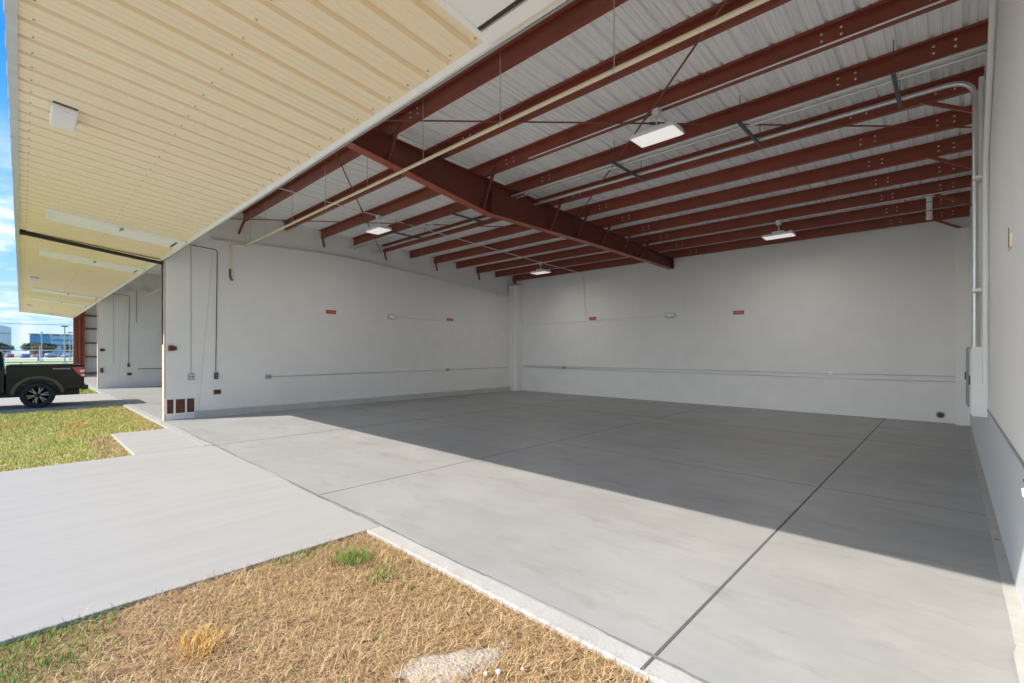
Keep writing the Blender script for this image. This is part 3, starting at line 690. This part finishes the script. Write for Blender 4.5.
MB().box(-.84, .84, 1.04, 1.10, .66, 1.37).build('tailgate', paint, tk, bevel=.02)
MB().box(-.84, .84, -.70, 1.04, .72, .78).build('bed_floor', M['dgrey'], tk)
MB().box(-.84, .84, -.70, -.64, .72, 1.37).build('bed_front', paint, tk)
MB().prism([(1.04, .52), (1.20, .54), (1.21, .68), (1.04, .70)], 'x', -1.0, 1.0).build('rear_bumper', mat('black bumper', (.03, .03, .032), .4), tk, bevel=.025)
MB().box(-.83, .83, -.75, .75, .56, 1.06).build('wheel_well', M['black'], tk)
MB().box(-.83, .83, -4.3, -3.05, .56, 1.0).build('wheel_well', M['black'], tk)
MB().box(-.7, .7, -4.2, 1.0, .36, .56).build('chassis', M['black'], tk)
low_ = [(-.72, .48)] + [(-3.1, .46)] + arch((-3.68, .42), .53, .47)[::-1] + [(-4.3, .48), (-4.52, .60), (-4.55, 1.02), (-4.42, 1.17), (-2.95, 1.30), (-.72, 1.30)]
cab = MB().prism(low_, 'x', -1.0, 1.0).build('cab_body', paint, tk, bevel=.05, seg=3)
def gx(z): return .95 - (z - 1.28) / .64 * .17
gh = [(-.73, 1.28), (-.80, 1.84), (-1.0, 1.93), (-2.2, 1.94), (-2.5, 1.88), (-3.2, 1.28)]
g = MB(); n_ = len(gh)
g.add([(gx(z), y, z) for y, z in gh] + [(-gx(z), y, z) for y, z in gh], [tuple(range(n_)), tuple(range(n_, 2 * n_))[::-1]] + [(i, i + n_, (i + 1) % n_ + n_, (i + 1) % n_) for i in range(n_)])
top_ = g.build('cab_roof', paint, tk, bevel=.03, seg=3)
for s in (1, -1):
    for pl in ([(-.88, 1.36), (-.94, 1.80), (-1.72, 1.84), (-1.72, 1.36)], [(-1.80, 1.36), (-1.80, 1.84), (-2.4, 1.80), (-2.88, 1.36)]):
        MB().add([(s * (gx(z) + .006), y, z) for y, z in pl] + [(s * (gx(z) - .02), y, z) for y, z in pl], [(0, 1, 2, 3), (4, 7, 6, 5), (0, 4, 5, 1), (1, 5, 6, 2), (2, 6, 7, 3), (3, 7, 4, 0)]).build('side_window', glass, top_)
    for y in (-1.55, -2.6): MB().box(*sorted((s * 1.0, s * 1.025)), y, y + .2, 1.12, 1.15).build('door_handle', M['dgrey'], cab, bevel=.008)
    MB().box(*sorted((s * .98, s * 1.2)), -2.85, -2.72, 1.32, 1.52).build('wing_mirror', M['dgrey'], cab, bevel=.03)
    MB().box(*sorted((s * .90, s * 1.03)), -2.95, -.9, .40, .46).build('side_step', M['dgrey'], cab, bevel=.015)
MB().prism([(-.74, 1.40), (-.79, 1.78), (-.775, 1.78), (-.725, 1.40)], 'x', -.7, .7).build('rear_window', glass, top_)
MB().prism([(-3.12, 1.36), (-2.56, 1.85), (-2.57, 1.86), (-3.13, 1.37)], 'x', -.74, .74).build('windscreen', glass, top_)
MB().box(-.7, .7, -4.57, -4.5, .72, 1.10).build('grille', M['dgrey'], cab, bevel=.02)
MB().box(-1.0, 1.0, -4.66, -4.45, .46, .68).build('front_bumper', chrome, tk, bevel=.04)
for s in (1, -1): MB().box(*sorted((s * .72, s * .99)), -4.57, -4.42, .86, 1.08).build('head_light', MATS['clear lens'], cab, bevel=.03)
for y in (0, -3.68):
    for s in (1, -1):
        o_ = (s * .87, y, .41)
        t_ = MB().lathe([(.27, -.13 * s), (.36, -.135 * s), (.40, -.11 * s), (.41, -.06 * s), (.41, .06 * s), (.40, .11 * s), (.36, .135 * s), (.275, .125 * s), (.27, .09 * s)], 'x', 40).build('wheel', tyrem, tk, o_)
        r_ = MB().lathe([(.275, .06 * s), (.275, .122 * s), (.262, .126 * s), (.25, .10 * s), (.24, .0), (.0, .0)], 'x', 36)
        r_.build('rim', rimd, t_)
        sp_ = MB()
        for k in range(6):
            for da in (-.13, .13):
                a = 2 * PI * k / 6 + .2; u1 = a + da * .5; u2 = a + da * 1.25
                sp_.bar((.085 * s, .06 * math.cos(u1), .06 * math.sin(u1)), (.105 * s, .255 * math.cos(u2), .255 * math.sin(u2)), .035, .03)
        sp_.build('spokes', rimm, t_)
        MB().lathe([(0, .115 * s), (.045, .112 * s), (.07, .10 * s), (.075, .05 * s)], 'x', 20).build('hub_cap', rimd, t_)
# ------------------------------------------------------------------ beyond the hangar
galvp = mat('pale galvanised post', (.62, .64, .66), .5, .3)
fx = -62.
t = thing('chain_link_fence', 'chain link fence with pale posts behind the parked truck', 'fence', (fx, 0, -.05))
yp = [-9.6 + 2.7 * i for i in range(12)]
for y in yp:
    MB().tube([(0, y, 0), (0, y, 2.05)], .05, 8).build('post', galvp, t)
    MB().tube([(0, y, 2.02), (.22, y, 2.40)], .03, 6).build('post_arm', galvp, t)
MB().tube([(0, yp[0], 2.0), (0, yp[-1], 2.0)], .03, 8).build('top_rail', galvp, t)
MB().tube([(0, yp[0], .06), (0, yp[-1], .06)], .02, 8).build('bottom_rail', galvp, t)
wm = MB(); st = .15
k = int((yp[-1] - yp[0]) / st)
for i in range(-13, k):
    for sg in (1, -1):
        y0 = yp[0] + i * st; a, b2 = y0, y0 + 1.95
        za, zb_ = (0.05, 2.0) if sg > 0 else (2.0, .05)
        if a < yp[0]: za += sg * (yp[0] - a); a = yp[0]
        if b2 > yp[-1]: zb_ -= sg * (b2 - yp[-1]); b2 = yp[-1]
        if b2 - a > .05: wm.bar((0, a, za), (0, b2, zb_), .005, .005)
wm.build('wire_mesh', galvp, t)
for j, h in enumerate((2.1, 2.24, 2.36)): MB().tube([(.03 + .08 * j, yp[0], h), (.03 + .08 * j, yp[-1], h)], .008, 5).build('barbed_wire', galvp, t)
t = thing('guard_rail', 'low dark rail along the grass beyond the fence', 'rail', (-76, 0, -.28))
MB().box(-.04, .04, -30, 30, .86, .98).build('rail', M['grey'], t)
for i in range(13): MB().box(-.04, .04, -30 + 5 * i - .05, -30 + 5 * i + .05, 0, .9).build('post', M['grey'], t)
# trees
def leafball(seed, rx, rz, n, ls, z0):
    rnd = random.Random(seed); v = []; f = []
    lobes = [(rnd.uniform(-.5, .5) * rx, rnd.uniform(-.5, .5) * rx, z0 + rnd.uniform(-.35, .35) * rz, rnd.uniform(.45, .7)) for _ in range(8)]
    for _ in range(n):
        lx, ly, lz, lr = rnd.choice(lobes); d = Vector((rnd.gauss(0, 1), rnd.gauss(0, 1), rnd.gauss(0, 1))).normalized() * rnd.uniform(.7, 1.)
        c = Vector((lx + d.x * rx * lr, ly + d.y * rx * lr, lz + d.z * rz * lr))
        a = Vector((rnd.gauss(0, 1), rnd.gauss(0, 1), rnd.gauss(0, 1))).normalized() * ls; b2 = a.orthogonal().normalized() * ls * .6
        o = len(v); v += [tuple(c - a), tuple(c + b2), tuple(c + a), tuple(c - b2)]; f.append((o, o + 1, o + 2, o + 3))
    m_ = MB(); m_.v = v; m_.f = f; m_.sm = [False] * len(f); return m_
bark = mat('bark', (.16, .11, .08), .9, noise=.2)
TG = grass_mat('tree leaves', [(.03, .07, .015), (.09, .14, .03), (.05, .10, .02), (.13, .17, .05)])
TB = grass_mat('russet leaves', [(.13, .07, .05), (.22, .12, .08), (.17, .10, .06)])
def tree(x, y, h, r, m, label, name='tree', z=-.25, tr=.25):
    t = thing(name, label, 'tree', (x, y, z), 'trees beyond the fence')
    hh = h * tr
    MB().tube([(0, 0, 0), (.05, .03, hh), (.0, .05, h * .7)], .05 * h ** .7, 8, r2=.02 * h ** .7).build('trunk', bark, t)
    leafball(int(abs(x * 7 + y * 3)), r, (h - hh) * .5, 1500, .10 * r + .05, hh + (h - hh) * .52).build('foliage', m, t)
tree(-150, 2.65, 4.2, 1.5, TB, 'thin russet tree in front of the distant car park')
for x, y, h, r, l in ((-315, -8., 7.4, 7., 'green tree far left, partly cut off by the photo edge'), (-330, 3.0, 7.0, 3.0, 'green tree in front of the blue building left of the russet tree'), (-316, 9.6, 6.6, 3.0, 'dark green tree just right of the russet tree'), (-330, 16.9, 6.2, 3.4, 'olive tree fourth along the distant car park'), (-312, 23.4, 6.4, 2.6, 'green tree beside the red end wall')):
    tree(x, y, h, r, TG, l)
# distant cars
carpaints = [(.65, .66, .68), (.35, .40, .47), (.75, .75, .74), (.10, .14, .24), (.55, .57, .60), (.45, .05, .06), (.20, .22, .26), (.70, .71, .70)]
def car_mb():
    return MB().prism([(-2.1, .28), (2.1, .28), (2.15, .75), (1.25, .88), (.65, 1.38), (-.95, 1.42), (-1.7, .95), (-2.15, .88)], 'x', -.86, .86)
cars0 = None
clab = ['white', 'slate blue', 'pale grey', 'navy blue', 'silver', 'dark red', 'charcoal', 'light grey']
cw = MB()
for y in (-1.3, 1.3):
    cw.lathe([(0, -.88), (.32, -.88), (.32, .88), (0, .88)], 'x', 14, (0, y, .32))
gl = MB().prism([(1.05, .90), (.62, 1.34), (-.92, 1.37), (-1.5, .95)], 'x', -.87, .87)
wheels_me = None
row = ['nearest row', 'second row', 'back row']
idx = 0
for r_i, (x, ys) in enumerate(((-240, [-5.2, .9, 7.6, 11.3, 14.6]), (-256, [-6.6, -2.9, 1.4, 5.0, 8.7, 12.3, 15.6]), (-278, [-6.8, -3.1, .8, 4.4, 7.9, 11.6, 15.2, 18.6]))):
    for c_i, y in enumerate(ys):
        ci = (c_i * 3 + r_i * 2) % 8
        t = thing('parked_car', '%s car, %s of the distant car park, number %s from the left' % (clab[ci], row[r_i], ['one', 'two', 'three', 'four', 'five', 'six', 'seven', 'eight'][c_i]), 'car', (x, y, -.21), 'cars in the distant car park', PI / 2 + (.15 if c_i % 2 else -.1))
        cm = mat('far car paint ' + clab[ci], carpaints[ci], .3)
        if cars0 is None:
            a_ = car_mb().build('car_body', cm, t, bevel=.08); b2_ = gl.build('windows', glass, t); c2_ = cw.build('wheels', tyrem, t); cars0 = (a_, b2_, c2_)
        else:
            for q in cars0:
                w_ = q.copy(); C.objects.link(w_); w_.parent = t
                if q is cars0[0]:
                    w_.material_slots[0].link = 'OBJECT'; w_.material_slots[0].material = cm
# distant buildings
t = thing('office_building', 'long pale blue building with a dashed roof line behind the car park', 'building', (-420, 18, -.25))
MB().box(-8, 8, -14.5, 30, 0, 13.2).build('facade', mat('blue grey cladding', (.42, .55, .66), .5, noise=.06, scale=.2), t)
MB().box(8, 8.5, -14, -5.5, 1.5, 12.0).build('glass_block', mat('blue glazing', (.10, .30, .52), .2, noise=.15, scale=.4), t)
for k in range(8): MB().box(8, 8.4, -13.5 + 4.6 * k, -10.4 + 4.6 * k, 12.3, 13.4).build('roof_louvre', mat('slate louvre', (.14, .18, .22), .6), t)
for k in range(3): MB().box(8, 8.3, -4.5, 30, 2.5 + 3.2 * k, 3.7 + 3.2 * k).build('window_band', MATS['blue glazing'], t)
MB().box(-8.6, 8.6, -15, 30.5, 13.2, 13.6).build('parapet', M['trim'], t)
t = thing('hangar_building', 'large pale grey block at the far left edge above the truck', 'building', (-400, -14, -.25))
MB().prism([(-22, 0), (10, 0), (10, 16.2), (7, 17.2), (-22, 17.6)], 'x', -8, 8).build('facade', mat('pale grey cladding', (.60, .66, .71), .6, noise=.04, scale=.2), t)
MB().box(8, 8.3, -22, 9.8, 12.5, 12.9).build('eaves_band', M['grey'], t); MB().box(8, 8.2, -20, 6, 0.2, 6).build('lower_wall', MATS['blue grey cladding'], t)
def lamp_post(x, y, h, hw, label):
    t = thing('lamp_post', label, 'street lamp', (x, y, -.25))
    MB().tube([(0, 0, 0), (0, 0, h)], .11, 8, r2=.07).build('pole', M['grey'], t)
    MB().box(-.2, .2, -hw, hw, h - .05, h + .12).build('lamp_head', M['dgrey'], t, bevel=.05)
    MB().box(-.3, .3, -.3, .3, 0, .6).build('base', M['trim'], t)
lamp_post(-100, 4.65, 6.0, .42, 'tall lamp post with a flat double head beside the red end wall')
lamp_post(-160, 8.4, 6.9, .5, 'smaller lamp post with flat head above the distant car park')
lamp_post(-140, 3.0, 6.2, .15, 'thin pole with small head near the russet tree')
t = tag(MB().tube([(0, -60, .9), (0, -30, .3), (0, 0, 0), (0, 30, .3), (0, 60, .9)], .03, 5).build('overhead_wire', M['dgrey'], loc=(-101, 0, 6.0)), 'thin overhead wire crossing the sky at left below the door', 'wire')
# ------------------------------------------------------------------ camera, light, sky
cam = bpy.data.cameras.new('camera'); co = bpy.data.objects.new('camera', cam); C.objects.link(co)
co.location = (0, 0, 1.8); co.rotation_euler = (PI / 2, 0, math.atan((950 - 512) / 463.7))
cam.sensor_fit = 'HORIZONTAL'; cam.sensor_width = 36; cam.lens = 36 * 463.7 / 1024; cam.shift_y = 10.5 / 1024; cam.clip_start = .05; cam.clip_end = 3000
bpy.context.scene.camera = co
sun = bpy.data.lights.new('sun', 'SUN'); so = bpy.data.objects.new('sun', sun); C.objects.link(so)
so.rotation_euler = Vector((.5, 1, -.845)).to_track_quat('-Z', 'Y').to_euler(); so.location = (-10, -20, 20)
sun.energy = 3.3; sun.color = (1, .925, .81); sun.angle = .009
W = bpy.data.worlds.new('World'); bpy.context.scene.world = W; W.use_nodes = True
nt = W.node_tree; N = nt.nodes; L = nt.links; bg = N['Background']
tc = N.new('ShaderNodeTexCoord'); sp = N.new('ShaderNodeSeparateXYZ'); L.new(tc.outputs['Generated'], sp.inputs[0])
rp = N.new('ShaderNodeValToRGB'); E_ = rp.color_ramp.elements
for _ in range(3): E_.new(.5)
for e, (p_, c_) in zip(E_, ((0., (.42, .57, .72)), (.06, (.33, .53, .74)), (.20, (.15, .42, .78)), (.42, (.02, .23, .70)), (1., (.02, .18, .60)))):
    e.position = p_; e.color = (*c_, 1)
L.new(sp.outputs['Z'], rp.inputs['Fac'])
# clouds: direction projected on a high layer
dv = N.new('ShaderNodeMath'); dv.operation = 'MAXIMUM'; dv.inputs[1].default_value = .04; L.new(sp.outputs['Z'], dv.inputs[0])
ad = N.new('ShaderNodeMath'); ad.operation = 'ADD'; ad.inputs[1].default_value = .12; L.new(dv.outputs[0], ad.inputs[0])
d1 = N.new('ShaderNodeMath'); d1.operation = 'DIVIDE'; L.new(sp.outputs['X'], d1.inputs[0]); L.new(ad.outputs[0], d1.inputs[1])
d2 = N.new('ShaderNodeMath'); d2.operation = 'DIVIDE'; L.new(sp.outputs['Y'], d2.inputs[0]); L.new(ad.outputs[0], d2.inputs[1])
cb = N.new('ShaderNodeCombineXYZ'); L.new(d1.outputs[0], cb.inputs['X']); L.new(d2.outputs[0], cb.inputs['Y'])
mpw = N.new('ShaderNodeMapping'); mpw.inputs['Location'].default_value = (1.7, .4, 0); L.new(cb.outputs[0], mpw.inputs['Vector'])
nz = N.new('ShaderNodeTexNoise'); nz.inputs['Scale'].default_value = 1.3; nz.inputs['Detail'].default_value = 8; nz.inputs['Roughness'].default_value = .58; L.new(mpw.outputs['Vector'], nz.inputs['Vector'])
cr = N.new('ShaderNodeValToRGB'); cr.color_ramp.elements[0].position = .47; cr.color_ramp.elements[1].position = .64; L.new(nz.outputs['Fac'], cr.inputs['Fac'])
nz2 = N.new('ShaderNodeTexNoise'); nz2.inputs['Scale'].default_value = 2.6; nz2.inputs['Detail'].default_value = 6; L.new(mpw.outputs['Vector'], nz2.inputs['Vector'])
cc = N.new('ShaderNodeValToRGB'); cc.color_ramp.elements[0].color = (.42, .52, .64, 1); cc.color_ramp.elements[1].color = (.80, .83, .85, 1); cc.color_ramp.elements[0].position = .35; cc.color_ramp.elements[1].position = .6; L.new(nz2.outputs['Fac'], cc.inputs['Fac'])
hz = N.new('ShaderNodeMapRange'); hz.inputs['From Min'].default_value = .34; hz.inputs['From Max'].default_value = .18; hz.inputs['To Min'].default_value = .05; hz.inputs['To Max'].default_value = 1.; L.new(sp.outputs['Z'], hz.inputs['Value'])
mu = N.new('ShaderNodeMath'); mu.operation = 'MULTIPLY'; L.new(cr.outputs['Color'], mu.inputs[0]); L.new(hz.outputs['Result'], mu.inputs[1])
mx = N.new('ShaderNodeMix'); mx.data_type = 'RGBA'; L.new(mu.outputs[0], mx.inputs['Factor']); L.new(rp.outputs['Color'], mx.inputs['A']); L.new(cc.outputs['Color'], mx.inputs['B'])
# unseen bright lobe added to the sky behind the camera, lights the hall walls
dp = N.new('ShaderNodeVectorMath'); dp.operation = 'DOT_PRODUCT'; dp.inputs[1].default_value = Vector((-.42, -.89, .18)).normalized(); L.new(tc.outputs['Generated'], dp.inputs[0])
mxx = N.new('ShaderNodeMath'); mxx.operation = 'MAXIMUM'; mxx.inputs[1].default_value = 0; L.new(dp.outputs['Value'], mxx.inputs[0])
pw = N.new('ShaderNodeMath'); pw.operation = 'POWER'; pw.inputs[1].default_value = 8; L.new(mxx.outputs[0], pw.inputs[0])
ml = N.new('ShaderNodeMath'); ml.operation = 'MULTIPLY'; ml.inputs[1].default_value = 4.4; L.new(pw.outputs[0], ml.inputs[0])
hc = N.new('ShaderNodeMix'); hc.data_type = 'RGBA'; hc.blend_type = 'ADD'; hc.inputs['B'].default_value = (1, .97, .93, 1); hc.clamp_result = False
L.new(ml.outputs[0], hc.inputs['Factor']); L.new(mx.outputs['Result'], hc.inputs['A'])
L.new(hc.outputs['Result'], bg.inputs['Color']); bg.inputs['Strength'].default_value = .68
vs_ = bpy.context.scene.view_settings
vs_.view_transform = 'Standard'; vs_.look = 'None'; vs_.gamma = 1; vs_.exposure = 1.22; vs_.use_curve_mapping = False
